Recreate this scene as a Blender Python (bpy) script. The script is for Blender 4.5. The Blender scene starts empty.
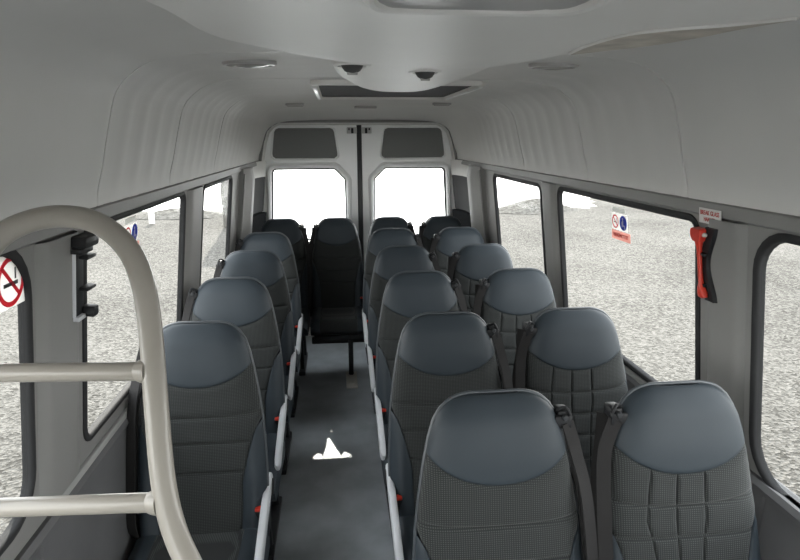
import bpy, bmesh, math, random
from mathutils import Vector, Matrix
random.seed(7)
S = bpy.context.scene
COL = S.collection
PI = math.pi

# ------------------------------------------------------------------ materials
def mat(name, color, rough=.5, spec=.5, metal=0, bump=None, var=None, coat=0):
    """procedural surface: colour with a little noise variation and a noise bump"""
    m = bpy.data.materials.new(name); m.use_nodes = True
    nt = m.node_tree; b = nt.nodes['Principled BSDF']
    b.inputs['Base Color'].default_value = (*color, 1)
    b.inputs['Roughness'].default_value = rough
    b.inputs['Specular IOR Level'].default_value = spec
    b.inputs['Metallic'].default_value = metal
    b.inputs['Coat Weight'].default_value = coat
    tc = nt.nodes.new('ShaderNodeTexCoord')
    if var:
        n = nt.nodes.new('ShaderNodeTexNoise'); n.inputs['Scale'].default_value = var[0]
        n.inputs['Detail'].default_value = 5
        nt.links.new(tc.outputs['Object'], n.inputs['Vector'])
        r = nt.nodes.new('ShaderNodeValToRGB')
        k = var[1]
        r.color_ramp.elements[0].position = .3; r.color_ramp.elements[1].position = .7
        r.color_ramp.elements[0].color = (*[c * (1 - k) for c in color], 1)
        r.color_ramp.elements[1].color = (*[min(1, c * (1 + k)) for c in color], 1)
        nt.links.new(n.outputs['Fac'], r.inputs['Fac'])
        nt.links.new(r.outputs['Color'], b.inputs['Base Color'])
    if bump:
        n = nt.nodes.new('ShaderNodeTexNoise'); n.inputs['Scale'].default_value = bump[0]
        n.inputs['Detail'].default_value = 3
        nt.links.new(tc.outputs['Object'], n.inputs['Vector'])
        bp = nt.nodes.new('ShaderNodeBump'); bp.inputs['Strength'].default_value = bump[1]
        bp.inputs['Distance'].default_value = .003
        nt.links.new(n.outputs['Fac'], bp.inputs['Height'])
        nt.links.new(bp.outputs['Normal'], b.inputs['Normal'])
    return m

def mat_fabric(name, base, dot, sx=.0075, sz=.0062):
    m = bpy.data.materials.new(name); m.use_nodes = True
    nt = m.node_tree; b = nt.nodes['Principled BSDF']
    b.inputs['Roughness'].default_value = .92; b.inputs['Specular IOR Level'].default_value = .15
    b.inputs['Sheen Weight'].default_value = .15
    tc = nt.nodes.new('ShaderNodeTexCoord'); sep = nt.nodes.new('ShaderNodeSeparateXYZ')
    nt.links.new(tc.outputs['Object'], sep.inputs[0])
    def wave(sock, size):
        a = nt.nodes.new('ShaderNodeMath'); a.operation = 'MULTIPLY'; a.inputs[1].default_value = 2 * PI / size
        nt.links.new(sock, a.inputs[0])
        s = nt.nodes.new('ShaderNodeMath'); s.operation = 'SINE'; nt.links.new(a.outputs[0], s.inputs[0])
        h = nt.nodes.new('ShaderNodeMath'); h.operation = 'MULTIPLY_ADD'; h.inputs[1].default_value = .5; h.inputs[2].default_value = .5
        nt.links.new(s.outputs[0], h.inputs[0]); return h.outputs[0]
    wx = wave(sep.outputs['X'], sx); wz = wave(sep.outputs['Z'], sz)
    mu = nt.nodes.new('ShaderNodeMath'); mu.operation = 'MULTIPLY'
    nt.links.new(wx, mu.inputs[0]); nt.links.new(wz, mu.inputs[1])
    r = nt.nodes.new('ShaderNodeValToRGB')
    r.color_ramp.elements[0].position = .30; r.color_ramp.elements[1].position = .62
    r.color_ramp.elements[0].color = (*base, 1); r.color_ramp.elements[1].color = (*dot, 1)
    nt.links.new(mu.outputs[0], r.inputs['Fac']); nt.links.new(r.outputs['Color'], b.inputs['Base Color'])
    bp = nt.nodes.new('ShaderNodeBump'); bp.inputs['Strength'].default_value = .35; bp.inputs['Distance'].default_value = .001
    nt.links.new(mu.outputs[0], bp.inputs['Height']); nt.links.new(bp.outputs['Normal'], b.inputs['Normal'])
    return m

def mat_glass(name, tint):
    m = bpy.data.materials.new(name); m.use_nodes = True
    nt = m.node_tree; nt.nodes.clear()
    o = nt.nodes.new('ShaderNodeOutputMaterial'); t = nt.nodes.new('ShaderNodeBsdfTransparent')
    t.inputs['Color'].default_value = (*tint, 1)
    g = nt.nodes.new('ShaderNodeBsdfGlossy'); g.inputs['Roughness'].default_value = .02
    lw = nt.nodes.new('ShaderNodeLayerWeight'); lw.inputs['Blend'].default_value = .5
    pw = nt.nodes.new('ShaderNodeMath'); pw.operation = 'POWER'; pw.inputs[1].default_value = 5; nt.links.new(lw.outputs['Facing'], pw.inputs[0])
    f = nt.nodes.new('ShaderNodeMath'); f.operation = 'MULTIPLY_ADD'; f.inputs[1].default_value = .06; f.inputs[2].default_value = .012; nt.links.new(pw.outputs[0], f.inputs[0])
    mx = nt.nodes.new('ShaderNodeMixShader')
    nt.links.new(f.outputs[0], mx.inputs[0]); nt.links.new(t.outputs[0], mx.inputs[1]); nt.links.new(g.outputs[0], mx.inputs[2])
    nt.links.new(mx.outputs[0], o.inputs['Surface'])
    return m

def mat_gravel(name, dark, light, scale=36):
    m = bpy.data.materials.new(name); m.use_nodes = True
    nt = m.node_tree; b = nt.nodes['Principled BSDF']
    b.inputs['Roughness'].default_value = .95; b.inputs['Specular IOR Level'].default_value = .1
    tc = nt.nodes.new('ShaderNodeTexCoord')
    v = nt.nodes.new('ShaderNodeTexVoronoi'); v.inputs['Scale'].default_value = scale
    n = nt.nodes.new('ShaderNodeTexNoise'); n.inputs['Scale'].default_value = 6; n.inputs['Detail'].default_value = 12; n.inputs['Roughness'].default_value = .75
    n2 = nt.nodes.new('ShaderNodeTexNoise'); n2.inputs['Scale'].default_value = .35; n2.inputs['Detail'].default_value = 4
    for x in (v, n, n2): nt.links.new(tc.outputs['Object'], x.inputs['Vector'])
    sx = nt.nodes.new('ShaderNodeSeparateColor'); nt.links.new(v.outputs['Color'], sx.inputs[0])
    a = nt.nodes.new('ShaderNodeMath'); a.operation = 'ADD'; nt.links.new(sx.outputs[0], a.inputs[0]); nt.links.new(n.outputs['Fac'], a.inputs[1])
    a2 = nt.nodes.new('ShaderNodeMath'); a2.operation = 'MULTIPLY_ADD'; a2.inputs[1].default_value = .5
    nt.links.new(a.outputs[0], a2.inputs[0])
    k = nt.nodes.new('ShaderNodeMath'); k.operation = 'MULTIPLY_ADD'; k.inputs[1].default_value = .5; k.inputs[2].default_value = -.25
    nt.links.new(n2.outputs['Fac'], k.inputs[0]); nt.links.new(k.outputs[0], a2.inputs[2])
    r = nt.nodes.new('ShaderNodeValToRGB')
    r.color_ramp.elements[0].position = .22; r.color_ramp.elements[1].position = .78
    r.color_ramp.elements[0].color = (*dark, 1); r.color_ramp.elements[1].color = (*light, 1)
    nt.links.new(a2.outputs[0], r.inputs['Fac']); nt.links.new(r.outputs['Color'], b.inputs['Base Color'])
    bp = nt.nodes.new('ShaderNodeBump'); bp.inputs['Strength'].default_value = .7; bp.inputs['Distance'].default_value = .03
    nt.links.new(v.outputs['Distance'], bp.inputs['Height']); nt.links.new(bp.outputs['Normal'], b.inputs['Normal'])
    return m

def mat_film(name, color):
    m = bpy.data.materials.new(name); m.use_nodes = True
    nt = m.node_tree; nt.nodes.clear()
    o = nt.nodes.new('ShaderNodeOutputMaterial'); d = nt.nodes.new('ShaderNodeBsdfDiffuse'); t = nt.nodes.new('ShaderNodeBsdfTranslucent'); p = nt.nodes.new('ShaderNodeBsdfTransparent')
    for n in (d, t, p): n.inputs['Color'].default_value = (*color, 1)
    a = nt.nodes.new('ShaderNodeMixShader'); a.inputs[0].default_value = .5; b = nt.nodes.new('ShaderNodeMixShader'); b.inputs[0].default_value = .35
    nt.links.new(d.outputs[0], a.inputs[1]); nt.links.new(t.outputs[0], a.inputs[2])
    nt.links.new(a.outputs[0], b.inputs[1]); nt.links.new(p.outputs[0], b.inputs[2]); nt.links.new(b.outputs[0], o.inputs['Surface'])
    return m

M = dict(
    filmwhite=mat_film('white_film', (.86, .85, .83)), filmgrey=mat_film('grey_film', (.62, .62, .60)), filmpink=mat_film('red_film', (.80, .52, .47)), filmred=mat_film('crimson_film', (.72, .10, .13)), filmblue=mat_film('blue_film', (.10, .14, .50)),
    headliner=mat('headliner_plastic', (.70, .69, .67), .62, .35, bump=(900, .06), var=(3, .03)),
    console=mat('console_plastic', (.74, .725, .70), .5, .4, bump=(900, .05), var=(3, .03)),
    wallgrey=mat('wall_trim_plastic', (.235, .231, .224), .55, .4, bump=(900, .08), var=(4, .04)),
    cornergrey=mat('corner_trim_plastic', (.06, .06, .061), .8, .1, bump=(900, .08)),
    walldark=mat('lower_wall_lining', (.13, .13, .132), .7, .3, bump=(700, .12), var=(6, .08)),
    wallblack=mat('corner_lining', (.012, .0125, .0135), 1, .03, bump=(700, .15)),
    sill=mat('sill_trim', (.33, .33, .32), .5, .4, bump=(900, .06)),
    floor=mat('floor_vinyl', (.40, .43, .45), .34, .5, bump=(350, .12), var=(7, .16)),
    rubber=mat('black_rubber', (.018, .018, .02), .45, .5),
    gasket=mat('window_gasket', (.030, .0305, .0315), .7, .2),
    white=mat('white_paint', (.90, .905, .90), .3, .5, coat=.2),
    doorpanel=mat('grey_door_lining', (.20, .203, .20), .9, .2, bump=(500, .3), var=(300, .25)),
    leather=mat('leatherette', (.032, .041, .049), .50, .28, bump=(600, .10), var=(5, .05)),
    fabric=mat_fabric('woven_fabric', (.026, .028, .028), (.074, .079, .076), .0056, .0048),
    plaindark=mat_fabric('dark_woven_fabric', (.026, .027, .028), (.06, .062, .062)),
    rim_sheen=mat('rim_highlight_vinyl', (.06, .068, .076), .30, .5),  # paler and glossier than the leatherette, puts a highlight on the seat edges
    shell=mat('seat_shell', (.03, .032, .035), .5, .4, bump=(500, .1)),
    black=mat('black_plastic', (.012, .0125, .014), .5, .3, bump=(500, .06)),
    belt=mat('belt_webbing', (.017, .016, .016), .75, .3, bump=(1200, .2)),
    arm=mat('armrest_plastic', (.60, .61, .63), .35, .5, bump=(500, .05)),
    steel=mat('dark_steel', (.03, .031, .033), .4, .5, metal=.3),
    footplate=mat('cream_plate', (.72, .69, .62), .6, .3),
    footsteel=mat('bare_steel', (.55, .54, .50), .5, .5, metal=.2),
    rail=mat('cream_paint', (.34, .317, .28), .30, .5, coat=.25, var=(5, .02)),
    red=mat('red_plastic', (.62, .045, .025), .35, .5),
    glass=mat_glass('clear_glass', (.97, .98, .97)),
    tint=mat_glass('side_glass', (.86, .863, .85)),
    screen=mat_glass('screen_glass', (.66, .665, .655)),
    hatchglass=mat('dark_hatch_glass', (.02, .021, .023), .7, .1),
    sticker=mat('white_sticker', (.72, .71, .69), .6, .3),
    greysticker=mat('grey_sticker', (.42, .42, .41), .6, .3),
    pink=mat('red_sticker', (.60, .30, .26), .6, .3),
    ink=mat('red_ink', (.42, .06, .05), .6, .3),
    darkred=mat('crimson_ink', (.5, .03, .06), .6, .3),
    blue=mat('blue_ink', (.04, .06, .24), .6, .3),
    lens=mat('lamp_lens', (.36, .35, .33), .25, .5),
    bezel=mat('lamp_bezel', (.40, .39, .38), .35, .5),
    dusty=mat('dusty_lens', (.44, .40, .345), .5, .4, var=(25, .25)),
    vent=mat('vent_black', (.05, .05, .05), .5, .4),
    apron=mat('pale_concrete', (.93, .92, .90), .9, .1, var=(.5, .04)),
    gravel=mat_gravel('gravel_yard', (.048, .046, .041), (.168, .162, .149)),
    heap=mat_gravel('gravel_pile', (.070, .067, .060), (.150, .145, .134), 14),
    pier=mat_gravel('concrete_block', (.055, .053, .048), (.125, .121, .112), 5),
    latch=mat('pale_latch', (.5, .5, .49), .4, .5),
)

# ------------------------------------------------------------------ mesh helpers
def link(name, bm, m, parent=None, smooth=True, angle=40):
    bmesh.ops.remove_doubles(bm, verts=bm.verts, dist=1e-6)
    bmesh.ops.recalc_face_normals(bm, faces=bm.faces)
    me = bpy.data.meshes.new(name); bm.to_mesh(me); bm.free()
    me.materials.append(m)
    if smooth:
        me.polygons.foreach_set('use_smooth', [True] * len(me.polygons))
        me.set_sharp_from_angle(angle=math.radians(angle))
    o = bpy.data.objects.new(name, me); COL.objects.link(o)
    if parent: o.parent = parent
    return o

def tag(o, label, cat, group=None):
    o['label'] = label; o['category'] = cat
    if group: o['group'] = group
    return o
def struct(o):
    o['kind'] = 'structure'; return o
def empty(name, loc=(0, 0, 0)):
    o = bpy.data.objects.new(name, None); o.location = loc; o.empty_display_size = .1
    COL.objects.link(o); return o

def box(bm, c, s, bev=0, seg=2, rot=None):
    r = bmesh.ops.create_cube(bm, size=1)
    vs = r['verts']
    bmesh.ops.scale(bm, vec=s, verts=vs)
    if bev:
        es = list({e for v in vs for e in v.link_edges})
        q = bmesh.ops.bevel(bm, geom=es, offset=bev, segments=seg, affect='EDGES', profile=.5)
        vs = list({v for f in q['faces'] for v in f.verts} | {v for v in vs if v.is_valid})
        st = list(vs); seen = set(vs)
        while st:
            v = st.pop()
            for e in v.link_edges:
                w = e.other_vert(v)
                if w not in seen: seen.add(w); st.append(w)
        vs = list(seen)
    if rot is not None: bmesh.ops.rotate(bm, cent=(0, 0, 0), matrix=rot, verts=vs)
    bmesh.ops.translate(bm, vec=c, verts=vs)
    return vs

def catmull(pts, n=6):
    P = [Vector(p) for p in pts]; out = []
    for i in range(len(P) - 1):
        a, b, c, d = P[max(i - 1, 0)], P[i], P[i + 1], P[min(i + 2, len(P) - 1)]
        for k in range(n):
            t = k / n
            out.append(.5 * ((2 * b) + (c - a) * t + (2 * a - 5 * b + 4 * c - d) * t * t + (3 * b - a - 3 * c + d) * t ** 3))
    out.append(P[-1]); return out

def tube(bm, pts, r, seg=14, flat=None, cap=True):
    """round tube, or with flat=(w,t,normal) a strap of that section"""
    pts = [Vector(p) for p in pts]; rings = []; up = None
    for i, p in enumerate(pts):
        t = (pts[min(i + 1, len(pts) - 1)] - pts[max(i - 1, 0)]).normalized()
        if flat:
            n = Vector(flat[2]); n = (n - t * n.dot(t)).normalized(); s = t.cross(n).normalized()
            w, h = flat[0] / 2, flat[1] / 2
            rings.append([bm.verts.new(p + s * a * w + n * b * h) for a, b in ((-1, -1), (1, -1), (1, 1), (-1, 1))])
        else:
            if up is None: up = Vector((0, 0, 1)) if abs(t.z) < .9 else Vector((1, 0, 0))
            u = (up - t * up.dot(t)).normalized(); up = u; w = t.cross(u)
            rr = r[i] if isinstance(r, (list, tuple)) else r
            rings.append([bm.verts.new(p + (u * math.cos(2 * PI * k / seg) + w * math.sin(2 * PI * k / seg)) * rr) for k in range(seg)])
    for a, b in zip(rings, rings[1:]):
        n = len(a)
        for k in range(n): bm.faces.new((a[k], a[(k + 1) % n], b[(k + 1) % n], b[k]))
    if cap:
        bm.faces.new(rings[0][::-1]); bm.faces.new(rings[-1])

def grid(bm, rows, close=False):
    V = [[bm.verts.new(p) for p in r] for r in rows]
    for a, b in zip(V, V[1:]):
        n = len(a)
        for k in range(n if close else n - 1):
            q = (a[k], a[(k + 1) % n], b[(k + 1) % n], b[k])
            bm.faces.new(q)
    return V

def lathe(bm, prof, seg=32, mtx=Matrix.Identity(4), caps=True):
    rows = [[mtx @ Vector((r * math.cos(2 * PI * k / seg), r * math.sin(2 * PI * k / seg), z)) for k in range(seg)] for r, z in prof]
    V = grid(bm, rows, True)
    if not caps: return
    if prof[0][0] > 1e-5: bm.faces.new(V[0])
    if prof[-1][0] > 1e-5: bm.faces.new(V[-1])

def rrect(x0, x1, y0, y1, r, seg=6, skip=()):
    """rounded rectangle outline; r one radius or four (bl, br, tr, tl)"""
    if not isinstance(r, (list, tuple)): r = (r,) * 4
    P = []
    for (cx, cy, a0), rr in zip(((x0, y0, PI), (x1, y0, 1.5 * PI), (x1, y1, 0), (x0, y1, .5 * PI)), r):
        ox = cx + rr * (1 if cx == x0 else -1); oy = cy + rr * (1 if cy == y0 else -1)
        for k in range(seg + 1):
            a = a0 + .5 * PI * k / seg
            P.append((ox + rr * math.cos(a), oy + rr * math.sin(a)))
    return P

def plate(name, outer, holes, thick, m, parent=None, fn=None, bev=0, angle=35):
    """flat plate with holes, cut from outlines; fn maps (u, v, w) to the world, w in 0..thick"""
    cu = bpy.data.curves.new(name, 'CURVE'); cu.dimensions = '2D'; cu.fill_mode = 'BOTH'
    cu.extrude = thick / 2
    for pts in [outer] + list(holes):
        sp = cu.splines.new('POLY'); sp.points.add(len(pts) - 1); sp.use_cyclic_u = True
        for q, p in zip(sp.points, pts): q.co = (p[0], p[1], 0, 1)
    tmp = bpy.data.objects.new(name, cu); COL.objects.link(tmp)
    dg = bpy.context.evaluated_depsgraph_get()
    me = bpy.data.meshes.new_from_object(tmp.evaluated_get(dg))
    bpy.data.objects.remove(tmp); bpy.data.curves.remove(cu)
    bm = bmesh.new(); bm.from_mesh(me); bpy.data.meshes.remove(me)
    bmesh.ops.remove_doubles(bm, verts=bm.verts, dist=1e-5)
    for v in bm.verts:
        w = v.co.z + thick / 2
        v.co = Vector(fn(v.co.x, v.co.y, w)) if fn else Vector((v.co.x, v.co.y, w))
    return link(name, bm, m, parent, True, angle)

def ring(name, outline, prof, m, parent, fn, grow=True):
    """moulding swept round a closed outline; prof = list of (outward offset, height)"""
    n = len(outline); P = [Vector((p[0], p[1])) for p in outline]
    bm = bmesh.new(); rows = []
    # drop repeated points
    Q = [p for i, p in enumerate(P) if (p - P[i - 1]).length > 1e-6]; n = len(Q)
    area = sum(Q[i - 1].x * Q[i].y - Q[i].x * Q[i - 1].y for i in range(n))
    s = 1 if area > 0 else -1
    for i in range(n):
        t = (Q[(i + 1) % n] - Q[i]).normalized() + (Q[i] - Q[i - 1]).normalized(); t.normalize()
        nrm = Vector((t.y, -t.x)) * s
        rows.append([Vector(fn(*(Q[i] + nrm * o), h)) for o, h in prof])
    rows.append(rows[0])
    k = len(prof)
    V = [[bm.verts.new(p) for p in r] for r in rows[:-1]]; V.append(V[0])
    for a, b in zip(V, V[1:]):
        for j in range(k): bm.faces.new((a[j], a[(j + 1) % k], b[(j + 1) % k], b[j]))
    return link(name, bm, m, parent, True, 50)

def text(name, body, size, m, parent, mtx, depth=.0006, align='CENTER', sx=1, bold=0):
    cu = bpy.data.curves.new(name, 'FONT'); cu.body = body; cu.size = size; cu.align_x = align; cu.align_y = 'CENTER'
    cu.extrude = depth; cu.offset = bold
    tmp = bpy.data.objects.new(name, cu); COL.objects.link(tmp)
    dg = bpy.context.evaluated_depsgraph_get()
    me = bpy.data.meshes.new_from_object(tmp.evaluated_get(dg))
    bpy.data.objects.remove(tmp); bpy.data.curves.remove(cu)
    me.transform(mtx @ Matrix.Diagonal((sx, 1, 1, 1)))
    me.materials.clear(); me.materials.append(m)
    o = bpy.data.objects.new(name, me); COL.objects.link(o); o.parent = parent
    return o

# ------------------------------------------------------------------ the van's shell
# X across (picture right +), Y towards the rear doors, Z up from the cabin floor
YB, YF = 5.20, -1.35            # rear end, front end of the cabin
def WX(z):                      # inner face of the side wall
    if z >= .80: return .85 + (1.49 - z) * .115
    return .9294 - (.80 - z) * .02
def side(s, proud=0):           # (y, z, w) -> world; w outwards from the inner face
    return lambda u, v, w: (s * (WX(v) + w - proud), u, v)

WIN = {1: [(3.05, 3.99, .87, 1.477, .035), (1.655, 2.775, .872, 1.485, .035), (.22, 1.378, .83, 1.487, (.09, .11, .09, .09)), (-1.22, .04, .84, 1.487, .09)],
       -1: [(3.055, 3.87, .88, 1.488, .035), (1.62, 2.665, .915, 1.495, .035), (.30, 1.305, .905, 1.512, (.09, .09, .11, .09)), (-1.22, .10, .84, 1.512, .09)]}
wn = 0
for s in (1, -1):
    nm = 'right' if s > 0 else 'left'
    g = .021
    holes = [rrect(a - g, b + g, c - g, d + g, [q + g for q in r] if isinstance(r, tuple) else r + g) for a, b, c, d, r in WIN[s]]
    w = struct(plate('wall_' + nm, [(YF, .80), (YB, .80), (YB, 1.555), (YF, 1.555)], holes, .016, M['wallgrey'], None, side(s)))
    # lower lining with its ledge, skirting curve and panel seams
    bm = bmesh.new(); prof = [(WX(.83) - .012, .83), (WX(.82) - .022, .815), (.918, .79), (.916, .70), (.914, .40), (.912, .12), (.89, .03), (.88, .0), (1.0, .0), (1.0, .80), (WX(.82) + .03, .83)]
    rows = []
    seams = [1.32, 2.72, 4.05]
    ys = sorted([YF, YB] + [q + d for q in seams for d in (-.008, -.003, .003, .008)])
    for y in ys:
        dd = .006 if any(abs(y - q) < .004 for q in seams) else 0
        rows.append([(s * (x + (dd if z < .8 and x < .95 else 0)), y, z) for x, z in prof])
    V = grid(bm, rows, True); bm.faces.new(V[0]); bm.faces.new(V[-1])
    link('lower_lining', bm, M['walldark'], w, True, 30)
    # pale sill trim between the lining and the windows
    bm = bmesh.new(); box(bm, (s * (WX(.835) - .004), (1.40 + YB) / 2, .836), (.016, YB - 1.40, .026), .005)
    link('sill_trim', bm, M['sill'], w)
    # pillar covers between the windows
    for (a, b) in ((1.425, 1.590), (2.815, 3.005)) if s > 0 else ((1.345, 1.56), (2.71, 3.01)):
        bm = bmesh.new(); rows = []
        for z in [.86 + k * .0325 for k in range(21)]:
            rr = []
            for k in range(13):
                t = k / 12; h = .020 * min(1, 2.2 * math.sin(PI * t) ** .8)
                rr.append((s * (WX(z) - h + .002), a + (b - a) * t, z))
            rows.append(rr)
        grid(bm, rows); link('pillar_cover', bm, M['wallgrey'], w)
    # dark top rail over the windows
    bm = bmesh.new()
    rows = [[(s * (WX(1.525) - x), y, z) for x, z in ((0, 1.512), (.010, 1.518), (.012, 1.55), (0, 1.556))] for y in (YF, YB)]
    grid(bm, rows); link('top_rail', bm, M['wallgrey'], w, True, 20)
    for (a, b, c, d, r) in WIN[s]:
        wn += 1
        e = struct(empty('window_%d' % wn, (s * WX(.9), (a + b) / 2, .9)))
        inv = Matrix.Translation(-e.location)
        f = side(s)
        def loc(u, v, w, f=f, e=e): return Vector(f(u, v, w)) - e.location
        ol = rrect(a, b, c, d, r)
        ring('window_frame', ol, [(0, .016), (0, -.001), (.004, -.006), (.012, -.008), (.022, -.004), (.025, .016)], M['gasket'], e, loc)
        plate('pane', rrect(a - .01, b + .01, c - .01, d + .01, r), [], .004, M['tint'] if b > 1 else M['glass'], e, lambda u, v, w, l=loc: l(u, v, w + .004))

# floor with its slightly raised strip near the rear
bm = bmesh.new(); box(bm, (0, (YF + YB + .08) / 2, -.02), (2.0, YB + .08 - YF, .04))
struct(link('floor', bm, M['floor']))
# headliner: coving profile swept along the van, ribbed behind the first seam
CP = [(.838, 1.538), (.843, 1.548), (.836, 1.60), (.818, 1.66), (.803, 1.72), (.787, 1.78), (.770, 1.836), (.748, 1.872), (.720, 1.897), (.690, 1.918), (.655, 1.932), (.61, 1.941), (.55, 1.947), (.45, 1.951), (.30, 1.954), (.15, 1.956)]
half = catmull([(x, 0, z) for x, z in CP], 2)
full = [Vector((p.x, 0, p.z)) for p in half] + [Vector((0, 0, 1.957))] + [Vector((-p.x, 0, p.z)) for p in reversed(half)]
def ribs(y):
    if y < 1.69: return -.004
    t = ((y - 1.70) % .155) / .155
    return .0017 * (1 if .15 < t < .75 else -1) * min(1, 8 * min(abs(t - .15), abs(t - .75), t + .4 if t < .15 else 9, 1.15 - t if t > .75 else 9))
SE = [1.70, 2.43, 3.30]
ys = [YF + k * (1.66 - YF) / 14 for k in range(15)] + [1.70 + k * .0155 for k in range(int((YB - 1.70) / .0155) + 1)] + [YB]
ys += [q + d for q in SE for d in (-.012, -.005, -.002, .002, .005, .012)]
ys = sorted(set(round(y, 4) for y in ys))
bm = bmesh.new(); rows = []
cen = Vector((0, 0, 1.4))
for y in ys:
    r = []
    fade = max(0, min(1, (4.5 - y) / .6)) if y > 1.69 else 1
    dn = ribs(y) * fade
    for q in SE:
        if abs(y - q) < .0035: dn = .012
    back = max(0, (y - 4.75) / .45)
    for i, p in enumerate(full):
        a = full[max(i - 1, 0)]; b = full[min(i + 1, len(full) - 1)]
        t = (b - a).normalized(); n = Vector((t.z, 0, -t.x))
        if n.dot(p - cen) < 0: n = -n
        edge = min(1, max(0, (p.z - 1.545) / .08))
        cz = min(1, max(0, (p.z - 1.60) / .34))
        drop = Vector((0, 0, -.075 * back ** 2.2 * cz))
        r.append(p + n * dn * edge * (1 if p.z < 1.945 else .5) + drop + Vector((0, y, 0)))
    rows.append(r)
grid(bm, rows)
ceil_o = struct(link('ceiling', bm, M['headliner'], None, True, 60))
sm = ceil_o.modifiers.new('thickness', 'SOLIDIFY'); sm.thickness = .03; sm.offset = 1
# roof panel above the headliner keeps the cabin closed
bm = bmesh.new(); rows = [[(x * 1.06, y, z + .05) for x, z in [(-.86, 1.53)] + [(-a, b) for a, b in CP[2:]] + [(a, b) for a, b in reversed(CP[2:])] + [(.86, 1.53)]] for y in (YF, YB + .1)]
grid(bm, rows); link('roof_skin', bm, M['white'], ceil_o)

# rear wall frame round the doors
def rear(y): return lambda u, v, w: (u, y + w, v)
DO = [(-.862, .0), (-.862, .95), (-.838, 1.25), (-.815, 1.55), (-.785, 1.70), (-.755, 1.785), (-.715, 1.828), (-.66, 1.852)]
door_out = DO + [(-x, z) for x, z in reversed(DO)]
wb = struct(plate('wall_back', [(-1.05, -.04), (1.05, -.04), (1.05, 1.60), (.90, 1.98), (-.90, 1.98), (-1.05, 1.60)], [door_out], .06, M['wallgrey'], None, rear(YB)))
ring('weatherstrip', door_out, [(-.014, .03), (-.012, .012), (.0, -.004), (.012, .004), (.012, .075), (-.014, .075)], M['headliner'], wb, rear(YB))
for s in (1, -1):
    bm = bmesh.new(); rows = []
    for y0, x0 in ((4.60, .0), (5.0, .006), (5.14, .035), (5.195, .06)):
        rows.append([(s * (WX(z) - .004 - x0 * (.3 + .7 * (z > .9))), y0, z) for z in (1.13, 1.25, 1.35, 1.42)])
    grid(bm, rows); link('corner_lining', bm, M['cornergrey'], wb)
    bm = bmesh.new(); rows = []
    for y0, x0 in ((4.60, .0), (5.0, .006), (5.14, .035), (5.195, .06)):
        rows.append([(s * (WX(z) - .004 - x0 * (1 if z > .9 else .3)), y0, z) for z in (1.42, 1.48, 1.55)])
    grid(bm, rows); link('upper_corner_lining', bm, M['headliner'], wb)
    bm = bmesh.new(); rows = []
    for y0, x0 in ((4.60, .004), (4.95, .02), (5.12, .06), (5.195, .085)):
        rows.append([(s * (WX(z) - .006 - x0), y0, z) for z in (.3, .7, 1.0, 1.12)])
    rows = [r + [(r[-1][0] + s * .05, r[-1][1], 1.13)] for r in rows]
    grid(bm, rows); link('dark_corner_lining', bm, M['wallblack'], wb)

dn_ = 0
for s in (-1, 1):
    dn_ += 1
    e = struct(empty('door_%d' % dn_, (s * .43, YB + .05, .02)))
    def loc(u, v, w, s=s, e=e, y0=YB + .035): return Vector((s * u, y0 + w, v)) - e.location
    out = [(-.018, .03), (-.018, 1.845), (-.66, 1.845)] + [(x, z) for x, z in reversed(DO[:-1])]
    out = [(-x if True else x, z) for x, z in out]
    out = [(.018, -.004), (.018, 1.845)] + [(-x - .004, z - .005) for x, z in reversed(DO)]
    # window outline, chamfered at the upper inner corner
    wo = [(.115, .86), (.115, 1.375), (.122, 1.398), (.200, 1.478), (.222, 1.489), (.715, 1.487), (.738, 1.475), (.748, 1.45), (.776, .86)]
    po = [(.190, 1.585), (.188, 1.605), (.212, 1.785), (.222, 1.805), (.245, 1.815), (.672, 1.815), (.695, 1.806), (.708, 1.785), (.732, 1.61), (.730, 1.585), (.708, 1.568), (.215, 1.566)]
    sk = plate('door_skin', out, [wo, po], .04, M['white'], e, loc)
    ring('window_rim', wo, [(.0, .02), (-.004, -.006), (.010, -.022), (.026, -.026), (.040, -.016), (.046, .004), (.046, .02)], M['white'], e, loc)
    ring('window_frame', wo, [(-.018, .035), (-.018, .02), (-.006, .012), (.004, .012), (.004, .035)], M['gasket'], e, loc)
    plate('pane', wo, [], .005, M['glass'], e, lambda u, v, w, l=loc: l(u, v, w + .026))
    plate('upper_panel', [(u, v) for u, v in po], [], .006, M['doorpanel'], e, lambda u, v, w, l=loc: l(u, v, w + .012))
    ring('panel_rim', po, [(0, .015), (0, -.004), (.008, -.010), (.018, -.004), (.02, .01)], M['white'], e, loc)
    bm = bmesh.new(); box(bm, loc(.062, 1.795, -.012), (.085, .03, .052), .006)
    la = link('latch', bm, M['latch'], e)
    bm = bmesh.new(); box(bm, loc(.058, 1.792, -.032), (.020, .016, .044), .004); box(bm, loc(.085, 1.805, -.03), (.012, .012, .018), .003)
    link('latch_bolt', bm, M['black'], la)
    bm = bmesh.new(); box(bm, loc(.16, .62, -.02), (.16, .035, .05), .012); link('door_handle', bm, M['black'], e)
    bm = bmesh.new(); box(bm, loc(.45, .35, -.008), (.62, .02, .55), .01); link('lower_panel', bm, M['doorpanel'], e)
bm = bmesh.new(); box(bm, (0, YB + .045, .94), (.042, .05, 1.82), .012)
link('door_seal', bm, M['rubber'], wb)

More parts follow.
